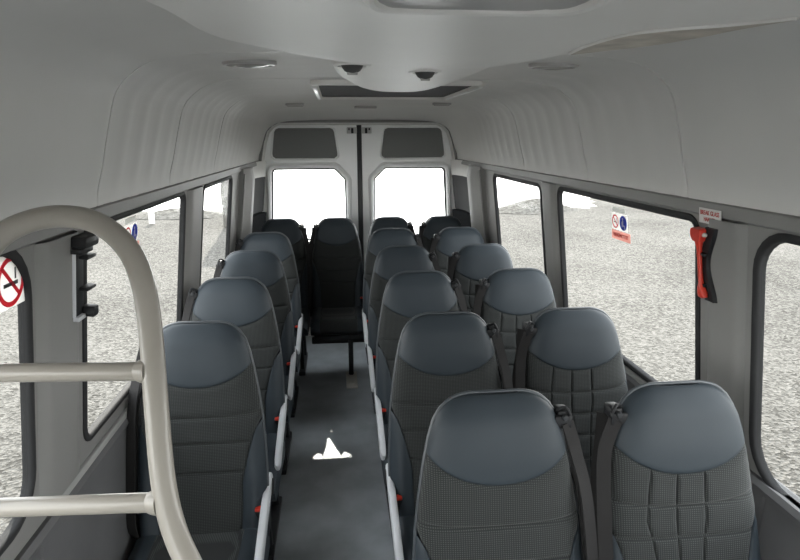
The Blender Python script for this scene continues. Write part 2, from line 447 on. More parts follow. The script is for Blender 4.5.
# upright ducts on the side walls just ahead of the rear corner
for k, (s, y) in enumerate(((-1, 4.36), (1, 4.44))):
    bm = bmesh.new()
    rows = []
    for z in (.10, .5, .85, 1.2, 1.45, 1.515, 1.53):
        d = .070 if z < 1.515 else .050
        X = WX(z)
        rows.append([(s * x, yy, z) for x, yy in ((X, y - .17), (X - d * .45, y - .155), (X - d * .92, y - .02), (X - d, y + .0), (X - d, y + .10), (X - d + .012, y + .12), (X, y + .12))])
    V = grid(bm, rows); bm.faces.new(V[-1])
    struct(link('trim_%d' % (k + 1), bm, M['wallgrey'], None, True, 30))
    bm = bmesh.new(); tube(bm, [(s * (WX(z) - .035), y - .175, z) for z in (.5, .9, 1.2, 1.5)], .006, 8)
    o = link('beading', bm, M['sill'], bpy.data.objects['trim_%d' % (k + 1)])

# front end: bulkhead under a raked windscreen
bm = bmesh.new(); box(bm, (0, YF - .02, .36), (2.0, .04, .80))
wf = struct(link('wall_front', bm, M['walldark']))
e = struct(empty('window_9', (0, YF, .9)))
ws = lambda u, v, w: (u, YF + w, v - .9)
plate('pane', [(-.98, .76), (.98, .76), (.90, 1.50), (-.90, 1.50)], [], .005, M['screen'], e, lambda u, v, w: (u, w, v - .9))
bm = bmesh.new(); box(bm, (0, YF + .02, 1.74), (1.92, .05, .50)); link('cab_header', bm, M['headliner'], wf)  # unseen header, added to cut high frontal light on the seats

# ------------------------------------------------------------------ overhead console, air pod, hatch, lamps
e = empty('overhead_console', (0, .6, 1.95)); tag(e, 'pale grey overhead console across the front of the ceiling, curved rear lip', 'ceiling console')
lip = catmull([(-.46, .05, 0), (-.41, .40, 0), (-.387, .613, 0), (-.384, .70, 0), (-.378, .856, 0), (-.36, .943, 0), (-.327, 1.007, 0), (-.257, 1.115, 0), (-.187, 1.206, 0), (-.107, 1.261, 0), (.0, 1.30, 0), (.09, 1.31, 0), (.165, 1.20, 0), (.205, 1.065, 0), (.245, 1.0, 0), (.292, .93, 0), (.323, .85, 0), (.339, .77, 0), (.345, .68, 0), (.36, .40, 0), (.39, .05, 0)], 4)
bm = bmesh.new(); rows = []
cx, cy = .0, .10
def con_z(x, y):
    z = 1.868 - .030 * max(0, min(1, (.80 - y) / .35)) ** 1.5
    z -= .012 * math.exp(-((y - .50) / .07) ** 2)
    return z + .035 * max(0, abs(x) - .35)
for p in lip:
    r = []
    for t in (1.0, 1.0, .996, .985, .97, .93, .88, .82, .75, .68, .6, .5, .4, .3, .2, .1, 0):
        x = cx + (p.x - cx) * t; y = cy + (p.y - cy) * t
        r.append(Vector((x, y, con_z(x, y))))
    r[0].z = 1.975; r[1].z += .022; r[2].z += .008; r[3].z += .002
    rows.append([q - e.location for q in r])
grid(bm, rows); link('console_body', bm, M['console'], e, True, 70)
# dusty lens recessed along the right lip
def con(x, y, d=0): return Vector((x, y, con_z(x, y) - d)) - e.location
edge = catmull([(.203, 1.035, 0), (.240, .985, 0), (.284, .925, 0), (.314, .85, 0), (.329, .77, 0), (.334, .69, 0)], 5)
inn = catmull([(.198, 1.030, 0), (.192, .940, 0), (.202, .848, 0), (.235, .800, 0), (.290, .755, 0), (.329, .68, 0)], 5)
bm = bmesh.new(); grid(bm, [[con(a.x + (b.x - a.x) * t, a.y + (b.y - a.y) * t, .003) for t in (0, .33, .66, 1)] for a, b in zip(edge, inn)])
link('console_lens', bm, M['dusty'], e)
bm = bmesh.new(); tube(bm, [con(p.x, p.y, .001) for p in inn], .0028, 8)
link('lens_rim', bm, M['console'], e)
# shallow tray with a bright rim
bm = bmesh.new(); tr = [(-.085 + .085 * math.copysign(abs(math.cos(a)) ** .5, math.cos(a)), .415 + .095 * math.copysign(abs(math.sin(a)) ** .5, math.sin(a))) for a in [2 * PI * k / 40 for k in range(40)]]
V = [bm.verts.new(con(x, y, .004)) for x, y in tr]; bm.faces.new(V)
link('tray', bm, M['bezel'], e)
bm = bmesh.new(); tube(bm, [con(x, y, .003) for x, y in tr + tr[:1]], .005, 8); link('tray_rim', bm, M['console'], e)

e = empty('air_pod', (-.03, 1.5, 1.95)); tag(e, 'rounded grey air conditioning pod on the ceiling ahead of the roof hatch', 'air unit')
bm = bmesh.new(); rows = []
pl = [(-.205, 1.10), (-.205, 1.35), (-.196, 1.56), (-.172, 1.75), (-.135, 1.95), (-.095, 2.10), (-.04, 2.215), (.02, 2.245), (.075, 2.235), (.115, 2.16), (.14, 2.0), (.155, 1.8), (.165, 1.6), (.17, 1.35), (.17, 1.10)]
for p in catmull([(x, y, 0) for x, y in pl], 4):
    r = []
    for t, z in ((1.06, 1.965), (1.03, 1.93), (1.0, 1.902), (.965, 1.889), (.9, 1.884), (.75, 1.880), (.5, 1.877), (.25, 1.876), (0, 1.876)):
        r.append(Vector((-.02 + (p.x + .02) * t, 1.2 + (p.y - 1.2) * t, z)) - e.location)
    rows.append(r)
grid(bm, rows); link('pod_body', bm, M['console'], e, True, 60)
for x, y in ((-.158, 1.30), (.010, 1.42)):
    mt = Matrix.Translation(Vector((x, y, 1.880)) - e.location) @ Matrix.Rotation(PI, 4, 'X') @ Matrix.Scale(.82, 4)
    bm = bmesh.new(); lathe(bm, [(.048, -.004), (.048, .004), (.044, .008), (.036, .008), (.034, .002), (.034, -.004)], 28, mt)
    v = link('air_vent', bm, M['console'], e)
    bm = bmesh.new(); lathe(bm, [(0, .026), (.010, .0245), (.020, .019), (.026, .011), (.029, .002), (.029, -.004), (0, -.004)], 28, mt)
    link('vent_nozzle', bm, M['vent'], v)
    bm = bmesh.new(); box(bm, mt @ Vector((0, .006, .0255)), (.022, .006, .006), .002); link('vent_tab', bm, M['bezel'], v)

e = empty('roof_hatch', (.065, 2.95, 1.955)); tag(e, 'dark glazed roof hatch with pale frame in the middle of the ceiling', 'roof hatch')
hl = lambda u, v, w: Vector((u, v, 1.948 - w)) - e.location
ho = rrect(-.29, .42, 2.48, 3.40, .04)
hh = rrect(-.262, .392, 2.508, 3.372, .03)
ring('hatch_frame', hh, [(0, -.01), (0, .008), (.006, .014), (.024, .012), (.030, .002), (.030, -.01)], M['console'], e, hl)
plate('hatch_glass', hh, [], .004, M['hatchglass'], e, lambda u, v, w: hl(u, v, w - .002))
for x in (-.276, .406):
    bm = bmesh.new(); box(bm, hl(x, 2.94, .014), (.018, .78, .010), .003); link('hatch_rail', bm, M['white'], e)

for x, lab in ((-.444, 'oval frosted dome lamp in the ceiling left of the air pod, bright glint'), (.485, 'oval frosted dome lamp in the ceiling on the red hammer side')):
    e = empty('dome_lamp', (x, 1.91, 1.952)); tag(e, lab, 'ceiling lamp', 'ceiling dome lamps')
    mt = Matrix.Rotation(PI, 4, 'X') @ Matrix.Diagonal((1, .72, 1, 1))
    bm = bmesh.new(); lathe(bm, [(.080, -.006), (.080, .006), (.076, .011), (.068, .012), (.066, .006), (.066, -.006)], 36, mt); link('bezel', bm, M['bezel'], e)
    bm = bmesh.new(); lathe(bm, [(0, .017), (.03, .0155), (.055, .011), (.066, .006), (.066, -.004), (0, -.004)], 36, mt); link('lens', bm, M['lens'], e)
for x, y, lab in ((-.455, 4.10, 'slim oblong ceiling light near the left rear door'), (.49, 3.98, 'slim oblong ceiling light near the right rear door'), (.02, 4.45, 'faint slim ceiling vent strip centred above the rear doors')):
    e = empty('ceiling_strip', (x, y, 1.944)); tag(e, lab, 'ceiling light' if 'light' in lab else 'ceiling vent')
    w = .12 if 'light' in lab else .16
    bm = bmesh.new(); box(bm, (0, 0, 0), (w, .05, .016), .006); link('bezel', bm, M['bezel'], e)
    bm = bmesh.new(); box(bm, (0, 0, -.008), (w - .02, .03, .006), .002); link('lens', bm, M['lens'] if 'light' in lab else M['headliner'], e)

# ------------------------------------------------------------------ seats
TILT = math.tan(math.radians(15))
ZT, LB = 1.118, .70            # height of the backrest's top, its length
def hw(L):                     # half width of the backrest at a distance L below its top
    P = [(0, .062), (.004, .088), (.012, .109), (.025, .128), (.045, .146), (.075, .160), (.12, .172), (.18, .184), (.24, .194), (.32, .205), (.42, .213), (.52, .217), (.60, .216), (.70, .208), (.8, .2)]
    for (a, b), (c, d) in zip(P, P[1:]):
        if L <= c:
            t = (L - a) / (c - a); return b + (d - b) * t
    return P[-1][1]
def centre(L): return -L * TILT * .96 + .012 * math.sin(PI * min(1, L / .75))
def dome(L): return min(1, (max(L, 0) / .05)) ** .5
def front_y(u, L, quilt=None):
    d = .012 + .036 * dome(L)
    d += .012 * math.exp(-((L - .13) / .09) ** 2)
    y = -d * max(0, 1 - abs(u) ** 4.2) ** (1 / 2.6)
    ramp = max(0, min(1, (L - .36) / .16))
    y -= .026 * ramp * math.exp(-((abs(u) - .86) / .13) ** 2) * (1 - abs(u) ** 8)
    return y + centre(L)
def back_y(u, L):
    d = .012 + .030 * dome(L)
    return centre(L) + d * max(0, 1 - abs(u) ** 4.2) ** (1 / 2.6)
def Lh(u): return .203 - .068 * u * u
def ub(L):
    t = max(0, min(1, (L - .33) / .19)); t = t ** .55
    return 1 - .36 * t
US = [0, .1, .2, .3, .4, .5, .58, .66, .73, .79, .84, .88, .92, .95, .972, .988, .997, 1.0]
US = [-u for u in reversed(US[1:])] + US
def FP(u, L, off=0): return (hw(L) * u, front_y(u, L) + off, ZT - L)

def seat_meshes():
    """mesh data of the backrest, split along its seams"""
    out = {}
    # headrest pad
    bm = bmesh.new(); rows = []
    ss = [0, .004, .012, .025, .045, .07, .10, .15, .2, .27, .35, .45, .55, .65, .75, .85, .92, .965, .985, 1]
    for s in ss:
        off = .005 * max(0, (s - .965) / .035) ** 2
        rows.append([FP(u, s * Lh(u), off) for u in US])
    grid(bm, rows); out['headrest'] = bm
    # centre panel, plain seams / quilted
    for kind in ('plain', 'quilt'):
        seamL = (.20, .37, .56) if kind == 'plain' else (.16, .31, .46, .62)
        sv = () if kind == 'plain' else (-.50, -.13, .25)
        base_s = [0, .007, .02] + [k / 26 for k in range(1, 27)]
        for q in seamL: base_s += [q + d for d in (-.016, -.008, -.003, 0, .003, .008, .016)]
        base_s = sorted(set(base_s))
        vs = [-1, -.985, -.96] + [-.9 + 1.8 * k / 26 for k in range(27)] + [.96, .985, 1]
        for q in sv: vs += [q + d for d in (-.04, -.02, -.008, 0, .008, .02, .04)]
        vs = sorted(set(vs))
        bm = bmesh.new(); rows = []
        for s in base_s:
            r = []
            for v in vs:
                L = .203 + (LB - .203) * s - .068 * v * v * max(0, 1 - s / .26) ** 1.5
                u = v * ub(L)
                g = .006 * max(0, 1 - s / .02)
                for q in seamL: g = max(g, .008 * math.exp(-((s - q) / .009) ** 2))
                for q in sv:
                    if L < .62: g = max(g, .007 * math.exp(-((v - q) / .018) ** 2))
                if ub(L) < .999: g = max(g, .006 * max(0, (abs(v) - .955) / .045))
                if kind == 'quilt':
                    pass
                r.append(FP(u, L, g))
            rows.append(r)
        grid(bm, rows); out['panel_' + kind] = bm
    # side bolsters
    for sgn, nm in ((-1, 'bl'), (1, 'br')):
        bm = bmesh.new(); rows = []
        for k in range(27):
            L = .33 + (LB - .33) * (k / 26)
            a = ub(L)
            r = []
            for t in (0, .03, .08, .2, .35, .5, .65, .78, .88, .94, .975, .993, 1):
                u = a + (1 - a) * t
                r.append(FP(sgn * u, L, .006 * max(0, 1 - t / .08) - .001))
            rows.append(r)
        grid(bm, rows); out[nm] = bm
    # back shell
    bm = bmesh.new(); rows = []
    for L in [0, .002, .006, .012, .025, .05, .1, .18, .26, .34, .42, .5, .58, .66, LB]:
        rows.append([(hw(L) * u, back_y(u, L), ZT - L) for u in US])
    V = grid(bm, rows)
    out['shell'] = bm
    # added bead where pad and shell meet, standing in for the rim highlight
    bm = bmesh.new()
    Ls = [.0005, .002, .006, .012, .02, .035, .06, .1, .16, .24, .32, .4, .5, .6, LB]
    pts = [(-hw(L) - .0005, centre(L), ZT - L + .001) for L in reversed(Ls)] + [(hw(L) + .0005, centre(L), ZT - L + .001) for L in Ls]
    tube(bm, pts, .0050, 8); out['rim_highlight'] = bm
    return out
SM = seat_meshes()
def keep(name, m, bm, angle=50):
    bmesh.ops.remove_doubles(bm, verts=bm.verts, dist=1e-6)
    bmesh.ops.recalc_face_normals(bm, faces=bm.faces)
    me = bpy.data.meshes.new(name); bm.to_mesh(me); bm.free(); me.materials.append(m)
    me.polygons.foreach_set('use_smooth', [True] * len(me.polygons)); me.set_sharp_from_angle(angle=math.radians(angle))
    return me
D = {}
D['headrest'] = keep('headrest', M['leather'], SM['headrest'])
D['panel_plain'] = keep('back_panel', M['fabric'], SM['panel_plain'])
D['panel_quilt'] = keep('back_panel', M['fabric'], SM['panel_quilt'])
D['bl'] = keep('bolster', M['leather'], SM['bl']); D['br'] = keep('bolster', M['leather'], SM['br'])
D['shell'] = keep('back_shell', M['shell'], SM['shell'])
D['rim_highlight'] = keep('rim_highlight', M['rim_sheen'], SM['rim_highlight'])
# cushion: a padded block with a rolled front edge and fabric centre
def cushion_bm(w0, w1, z_off=0, sides=True):
    bm = bmesh.new(); rows = []
    pr = [(-.14, .455), (-.22, .448), (-.30, .445), (-.40, .447), (-.48, .452), (-.54, .452), (-.58, .440), (-.60, .412), (-.598, .375), (-.57, .345), (-.50, .335), (-.14, .325)]
    for y, z in pr:
        r = []
        for k in range(17):
            t = -1 + k / 8
            x = w0 + (w1 - w0) * (k / 16)
            top = z > .40
            e_ = max(abs(x) - .15, 0) / .065
            zz = z - (.022 * e_ ** 3 - .012 * math.exp(-((abs(x) - .17) / .03) ** 2) if top else 0)
            r.append((x, y, zz + z_off))
        rows.append(r)
    V = grid(bm, rows, False)
    for side_ in (0, -1):
        bm.faces.new([r[side_] for r in V])
    bm.faces.new([V[0][k] for k in range(17)] + [V[-1][k] for k in range(16, -1, -1)])
    return bm
D['cushion'] = keep('cushion', M['fabric'], cushion_bm(-.142, .142), 40)
D['cbl'] = keep('cushion_bolster', M['leather'], cushion_bm(-.213, -.1425), 40)
D['cbr'] = keep('cushion_bolster', M['leather'], cushion_bm(.1425, .213), 40)
bm = bmesh.new(); box(bm, (0, -.36, .318), (.38, .40, .03), .008); box(bm, (0, -.13, .40), (.36, .06, .16), .015)
D['seat_pan'] = keep('seat_pan', M['shell'], bm, 30)
def leg_bm(x):
    bm = bmesh.new()
    tube(bm, catmull([(x, -.44, .31), (x, -.43, .18), (x, -.40, .03)], 4), .019, 10)
    tube(bm, catmull([(x, -.17, .31), (x, -.14, .18), (x, -.10, .03)], 4), .019, 10)
    box(bm, (x, -.26, .016), (.05, .44, .030), .006)
    box(bm, (x, -.29, .20), (.012, .26, .030), .004)
    return bm
D['leg_l'] = keep('leg', M['steel'], leg_bm(-.15), 30); D['leg_r'] = keep('leg', M['steel'], leg_bm(.15), 30)
bm = bmesh.new(); box(bm, (0, -.50, .285), (.42, .035, .05), .008); box(bm, (0, -.18, .285), (.42, .035, .05), .008); box(bm, (0, -.34, .29), (.05, .32, .03), .006)
D['bench_bar'] = keep('cross_bar', M['steel'], bm, 30)
bm = bmesh.new(); box(bm, (.088, -.50, .150), (.038, .05, .28), .008); box(bm, (.088, -.34, .10), (.02, .30, .03), .006, rot=None)
D['post'] = keep('leg', M['steel'], bm, 30)
bm = bmesh.new(); box(bm, (.088, -.60, .006), (.085, .30, .012), .004); lathe(bm, [(.012, 0), (.012, .010), (.008, .014), (0, .014)], 12, Matrix.Translation((.088, -.68, .011)))
D['foot'] = keep('foot_plate', M['footplate'], bm, 30)
def arm_bm(s):
    bm = bmesh.new(); rows = []
    x0 = s * .214
    P = [(-.045, .560, .009, .014), (-.06, .570, .012, .022), (-.10, .572, .013, .027), (-.20, .551, .0135, .028), (-.30, .526, .0135, .027), (-.40, .497, .0135, .026), (-.46, .476, .0135, .024), (-.485, .464, .011, .018), (-.495, .455, .005, .010)]
    for y, z, w, h in P:
        rows.append([(x0 + w * math.copysign(abs(math.cos(a)) ** .6, math.cos(a)), y, z + h * math.copysign(abs(math.sin(a)) ** .6, math.sin(a)) - h) for a in [2 * PI * k / 16 for k in range(16)]])
    V = grid(bm, rows, True); bm.faces.new(V[0]); bm.faces.new(V[-1])
    return bm
def hinge_bm(s):
    bm = bmesh.new(); lathe(bm, [(.0, -.016), (.026, -.016), (.030, -.012), (.030, .012), (.026, .016), (0, .016)], 20, Matrix.Translation((s * .214, -.09, .530)) @ Matrix.Rotation(PI / 2, 4, 'Y'))
    box(bm, (s * .208, -.12, .46), (.016, .09, .16), .006)
    return bm
for s, k in ((-1, 'l'), (1, 'r')):
    D['arm_' + k] = keep('armrest', M['arm'], arm_bm(s), 40)
    D['hinge_' + k] = keep('armrest_hinge', M['black'], hinge_bm(s), 40)
    # belt guide on the shoulder, webbing down the side, buckle
    bm = bmesh.new()
    L = .058; x = s * (hw(L) + .016); y = centre(L); z = ZT - L
    box(bm, (x, y - .004, z), (.034, .046, .030), .008)
    box(bm, (x - s * .004, y - .030, z - .012), (.044, .012, .034), .005)
    tube(bm, catmull([(x - s * .018, y - .012, z + .010), (x + s * .002, y - .026, z + .024), (x + s * .016, y - .030, z - .002)], 4), .0045, 8)
    D['guide_' + k] = keep('belt_guide', M['black'], bm, 40)
    bm = bmesh.new(); lathe(bm, [(0, .006), (.006, .006), (.008, .003), (.008, -.003), (0, -.003)], 12, Matrix.Translation((x - s * .002, y - .036, z + .002)) @ Matrix.Rotation(PI / 2, 4, 'X'))
    D['bolt_' + k] = keep('guide_bolt', M['shell'], bm, 40)
    bm = bmesh.new()
    pts = catmull([(x + s * .006, y - .034, z - .012), (s * .198, y - .040, z - .09), (s * .214, centre(.25) - .045, ZT - .25), (s * .219, centre(.45) - .060, ZT - .45), (s * .218, centre(.62) - .062, ZT - .63), (s * .212, -.165, .40)], 5)
    tube(bm, pts, 0, flat=(.034, .0035, (s * .35, -1, 0)))
    pts = catmull([(x + s * .016, y + .006, z - .012), (x + s * .020, y, z - .09), (s * .215, centre(.25) - .012, ZT - .25), (s * .224, centre(.45) - .02, ZT - .45), (s * .228, centre(.62) - .01, ZT - .63), (s * .228, -.11, .36)], 5)
    tube(bm, pts, 0, flat=(.038, .0035, (s * .5, -1, 0)))
    D['belt_' + k] = keep('seat_belt', M['belt'], bm, 40)
    bm = bmesh.new(); box(bm, (s * .190, -.195, .478), (.026, .026, .075), .006, rot=None)
    D['buckle_' + k] = keep('belt_buckle', M['black'], bm, 40)
    bm = bmesh.new(); box(bm, (s * .190, -.202, .519), (.020, .022, .012), .003)
    D['button_' + k] = keep('buckle_button', M['red'], bm, 40)

# dark one-piece version for the back bench where the woven pads are darker
def part(name, me, parent):
    o = bpy.data.objects.new(name, me); COL.objects.link(o); o.parent = parent; return o
def seat(x, y, label, kind, belt, arm, group, post=False):
    """belt, arm: 'l' or 'r' side of the picture (arm may be '')"""
    e = empty('minibus_seat', (x, y, 0)); tag(e, label, 'seat', group)
    hd = part('headrest', D['headrest'], e); part('rim_highlight', D['rim_highlight'], hd)
    part('back_panel', D['panel_' + kind], e)
    part('bolster', D['bl'], e); part('bolster', D['br'], e)
    part('back_shell', D['shell'], e)
    cu = part('cushion', D['cushion'], e)
    part('cushion_bolster', D['cbl'], cu); part('cushion_bolster', D['cbr'], cu)
    part('seat_pan', D['seat_pan'], e)
    if post:
        part('cross_bar', D['bench_bar'], e); lg = part('leg', D['post'], e); part('foot_plate', D['foot'], lg)
    else:
        part('leg', D['leg_l'], e); part('leg', D['leg_r'], e)
    if arm:
        a = part('armrest', D['arm_' + arm], e); h = part('armrest_hinge', D['hinge_' + arm], a)
    g = part('belt_guide', D['guide_' + belt], e); part('guide_bolt', D['bolt_' + belt], g)
    part('seat_belt', D['belt_' + belt], e)
    bk = 'l' if belt == 'r' else 'r'
    b = part('belt_buckle', D['buckle_' + bk], e); part('buckle_button', D['button_' + bk], b)
    return e

ordn = ['front row, nearest the camera', 'second row from the front', 'third row from the front', 'fourth row from the front', 'fifth row before the back bench']
Yr = [1.352, 2.042, 2.733, 3.423, 4.115]
for i in range(5):
    seat(.178, Yr[i], 'dark grey aisle seat of the right-hand pairs, ' + ordn[i], 'plain', 'r', 'l', 'aisle seats of the pairs')
    seat(.649, Yr[i], 'dark grey quilted window seat of the right-hand pairs, ' + ordn[i], 'quilt', 'l', '', 'window seats of the pairs')
lo = ['nearest the cream handrail', 'second behind the cream handrail', 'third behind the cream handrail', 'last ahead of the back bench']
for i, y in enumerate((2.028, 2.700, 3.372, 4.044)):
    seat(-.680, y, 'dark grey single seat on the left window side, ' + lo[i], 'plain', 'l', 'r', 'single seats on the left')
for x, b, lab in ((-.638, 'r', 'back bench seat in the rear left corner'), (-.213, 'l', 'back bench seat facing down the aisle, whole cushion in view'), (.212, 'r', 'back bench seat right of the one facing the aisle'), (.637, 'l', 'back bench seat in the rear right corner')):
    seat(x, 4.735, 'dark grey ' + lab, 'plain', b, '', 'back bench seats', x == -.213).scale = (.95, 1, 1)

# ------------------------------------------------------------------ cream handrail
e = empty('handrail', (-.44, .76, 0)); tag(e, 'cream painted tubular handrail hoop with two cross bars at the front left', 'handrail')
hp = [(-.712, .800, .02), (-.712, .800, .60), (-.714, .803, 1.18), (-.722, .853, 1.362), (-.723, .896, 1.492), (-.716, .918, 1.553), (-.686, .925, 1.594), (-.636, .926, 1.616), (-.587, .923, 1.620), (-.543, .915, 1.609), (-.503, .897, 1.578), (-.479, .876, 1.532), (-.467, .853, 1.468), (-.456, .810, 1.372), (-.444, .768, 1.274), (-.428, .742, 1.215), (-.401, .717, 1.165), (-.365, .70, 1.09), (-.345, .695, .98), (-.340, .695, .60), (-.340, .695, .02)]
off = e.location
bm = bmesh.new(); tube(bm, [p - off for p in catmull(hp, 5)], .0165, 18); link('hoop', bm, M['rail'], e)
for a, b in (((-.724, .866, 1.404), (-.461, .828, 1.411)), ((-.716, .812, 1.221), (-.441, .760, 1.246))):
    bm = bmesh.new(); tube(bm, [Vector(a) - off, (Vector(a) + Vector(b)) / 2 - off, Vector(b) - off], .0135, 16); link('cross_bar', bm, M['rail'], e)
    for p, q in ((a, b), (b, a)):
        d = (Vector(q) - Vector(p)).normalized(); p = Vector(p) - off
        bm = bmesh.new(); tube(bm, [p + d * .008, p + d * .018, p + d * .024], [.0185, .0165, .014], 16); link('weld_collar', bm, M['rail'], e)
for p in ((-.712, .800, .006), (-.340, .695, .006)):
    bm = bmesh.new(); lathe(bm, [(.045, -.006), (.045, .003), (.03, .006), (.018, .016), (0, .016)], 24, Matrix.Translation(Vector(p) - off)); link('floor_flange', bm, M['rail'], e)

# ------------------------------------------------------------------ hammers, stickers
def wall_frame(s, y, z):
    """local frame on the side wall: x along the wall (picture right), y up, z into the cabin"""
    up = Vector((-s * .115, 0, 1)).normalized(); ax = Vector((0, -s, 0)); n = ax.cross(up)
    m = Matrix.Identity(4)
    for i in range(3): m[i][0], m[i][1], m[i][2] = ax[i], up[i], n[i]
    return Matrix.Translation((s * WX(z), y, z)) @ m

def xform(bm, mt): bmesh.ops.transform(bm, matrix=mt, verts=bm.verts)
# right: red hammer clipped in a black holder
F = wall_frame(1, 1.575, 1.382)
e = empty('hammer_holder', F.translation); tag(e, 'black curved plastic holder behind the red hammer on the right pillar', 'hammer holder')
T = Matrix.Translation(-F.translation) @ F
bm = bmesh.new(); rows = []
for k in range(15):
    t = k / 14; z = -.105 + .21 * t; cx = .012 + .014 * math.cos(t * 2 * PI) ; w = .020 + .006 * abs(2 * t - 1) ** 2
    rows.append([(cx - w, z, .0), (cx - w, z, .020), (cx - w + .006, z, .027), (cx + w - .006, z, .027), (cx + w, z, .020), (cx + w, z, .0)])
V = grid(bm, rows); bm.faces.new(V[0]); bm.faces.new(V[-1]); xform(bm, T); link('holder_body', bm, M['black'], e, True, 40)
for z in (-.062, .028):
    bm = bmesh.new(); box(bm, (-.002, z, .026), (.036, .010, .018), .003); xform(bm, T); link('clip', bm, M['black'], e)
h = empty('safety_hammer', F @ Vector((-.018, 0, .034))); tag(h, 'red emergency hammer clipped upright in the black holder', 'hammer')
T = Matrix.Translation(-h.location) @ F
bm = bmesh.new(); rows = []
for z, w, d, cx in ((-.098, .008, .006, .008), (-.094, .015, .010, .008), (-.080, .016, .011, .006), (-.068, .011, .009, .002), (-.055, .0062, .0065, -.001), (-.02, .0060, .006, -.005), (.02, .0062, .006, -.008), (.048, .008, .007, -.010), (.062, .013, .009, -.011), (.072, .016, .010, -.011)):
    rows.append([(cx + w * math.copysign(abs(math.cos(a)) ** .7, math.cos(a)), z, (.034) + d * math.copysign(abs(math.sin(a)) ** .7, math.sin(a))) for a in [2 * PI * k / 14 for k in range(14)]])
V = grid(bm, rows, True); bm.faces.new(V[0]); bm.faces.new(V[-1]); xform(bm, T); link('handle', bm, M['red'], h, True, 50)
bm = bmesh.new(); rows = []
for z, a, b in ((.066, -.024, .004), (.074, -.032, .008), (.086, -.036, .011), (.097, -.035, .011), (.102, -.030, .007)):
    rows.append([(x, z, (.034) + d) for x, d in ((a, -.012), (b, -.012), (b + .004, 0), (b, .012), (a, .012), (a - .004, 0))])
V = grid(bm, rows, True); bm.faces.new(V[0]); bm.faces.new(V[-1]); xform(bm, T); link('hammer_head', bm, M['red'], h, True, 40)
for x, d in ((-.040, -1), (.014, 1)):
    bm = bmesh.new(); lathe(bm, [(.007, 0), (.006, .006), (0, .014)], 12, Matrix.Translation((x, .086, .034)) @ Matrix.Rotation(d * PI / 2, 4, 'Y')); xform(bm, T); link('steel_tip', bm, M['footsteel'], h)
# sign above it
F = wall_frame(1, 1.565, 1.516); F = F @ Matrix.Translation((0, 0, .015))
e = empty('hammer_sign', F.translation); tag(e, 'small white sticker with red lettering above the red hammer', 'sticker')
T = Matrix.Translation(-F.translation) @ F
bm = bmesh.new(); box(bm, (0, 0, 0), (.100, .043, .002), .0008); xform(bm, T); link('sticker_sheet', bm, M['sticker'], e)
text('lettering', 'BREAK GLASS', .0175, M['ink'], e, T @ Matrix.Translation((0, .0085, .0012)), sx=.82, bold=.0003)
text('lettering', 'HAMMER', .0165, M['ink'], e, T @ Matrix.Translation((0, -.0095, .0012)), sx=.8, bold=.0003)
# left: empty bracket whose hammer is missing
F = wall_frame(-1, 1.525, 1.405)
e = empty('hammer_bracket', F.translation); tag(e, 'empty black and silver hammer bracket on the left window pillar', 'hammer bracket')
T = Matrix.Translation(-F.translation) @ F
bm = bmesh.new(); box(bm, (.0, -.01, .012), (.052, .19, .024), .005); xform(bm, T); link('back_plate', bm, M['black'], e)
bm = bmesh.new(); box(bm, (-.027, -.015, .017), (.006, .175, .016), .002); xform(bm, T); link('silver_edge', bm, M['arm'], e)
bm = bmesh.new(); box(bm, (-.002, -.108, .018), (.050, .012, .028), .003); xform(bm, T); link('silver_foot', bm, M['arm'], e)
bm = bmesh.new(); box(bm, (.004, .088, .034), (.085, .030, .040), .008); box(bm, (-.004, .066, .030), (.07, .014, .03), .004); xform(bm, T); link('upper_clamp', bm, M['black'], e)
for z in (.045, -.035):
    bm = bmesh.new(); box(bm, (.022, z, .034), (.055, .009, .022), .003); xform(bm, T); link('clip', bm, M['black'], e)
bm = bmesh.new(); box(bm, (.030, -.098, .036), (.034, .028, .034), .006); xform(bm, T); link('lower_clamp', bm, M['black'], e)

def pictogram(e, T, cx, cy, r, kind):
    bm = bmesh.new(); mt = T @ Matrix.Translation((cx, cy, .0012))
    if kind == 'ban':
        lathe(bm, [(r, 0), (r, .0008), (r * .80, .0008), (r * .80, 0), (r, 0)], 36, mt, False)
        box_m = mt @ Matrix.Rotation(-PI / 4, 4, 'Z')
        vs = box(bm, (0, 0, .0004), (1.7 * r, r * .17, .0008)); bmesh.ops.transform(bm, matrix=box_m, verts=vs)
        link('ban_ring', bm, M['filmred'], e)
        bm = bmesh.new(); vs = box(bm, (0, -.1 * r, .0002), (1.05 * r, .16 * r, .0006)); vs += box(bm, (.35 * r, .28 * r, .0002), (.1 * r, .45 * r, .0006)); bmesh.ops.transform(bm, matrix=mt, verts=bm.verts)
        link('cigarette_mark', bm, M['vent'], e)
    else:
        lathe(bm, [(r, 0), (r, .0008), (0, .0008)], 36, mt); link('blue_disc', bm, M['filmblue'], e)
        bm = bmesh.new(); lathe(bm, [(.17 * r, 0), (.17 * r, .0006), (0, .0006)], 16, Matrix.Translation((-.08 * r, .55 * r, .001)))
        box(bm, (-.05 * r, .05 * r, .0013), (.24 * r, .6 * r, .0006)); box(bm, (.15 * r, -.35 * r, .0013), (.6 * r, .2 * r, .0006)); box(bm, (.42 * r, -.55 * r, .0013), (.16 * r, .5 * r, .0006))
        box(bm, (-.3 * r, -.2 * r, .0013), (.12 * r, .8 * r, .0006))
        xform(bm, mt); link('seated_figure_mark', bm, M['filmwhite'], e)

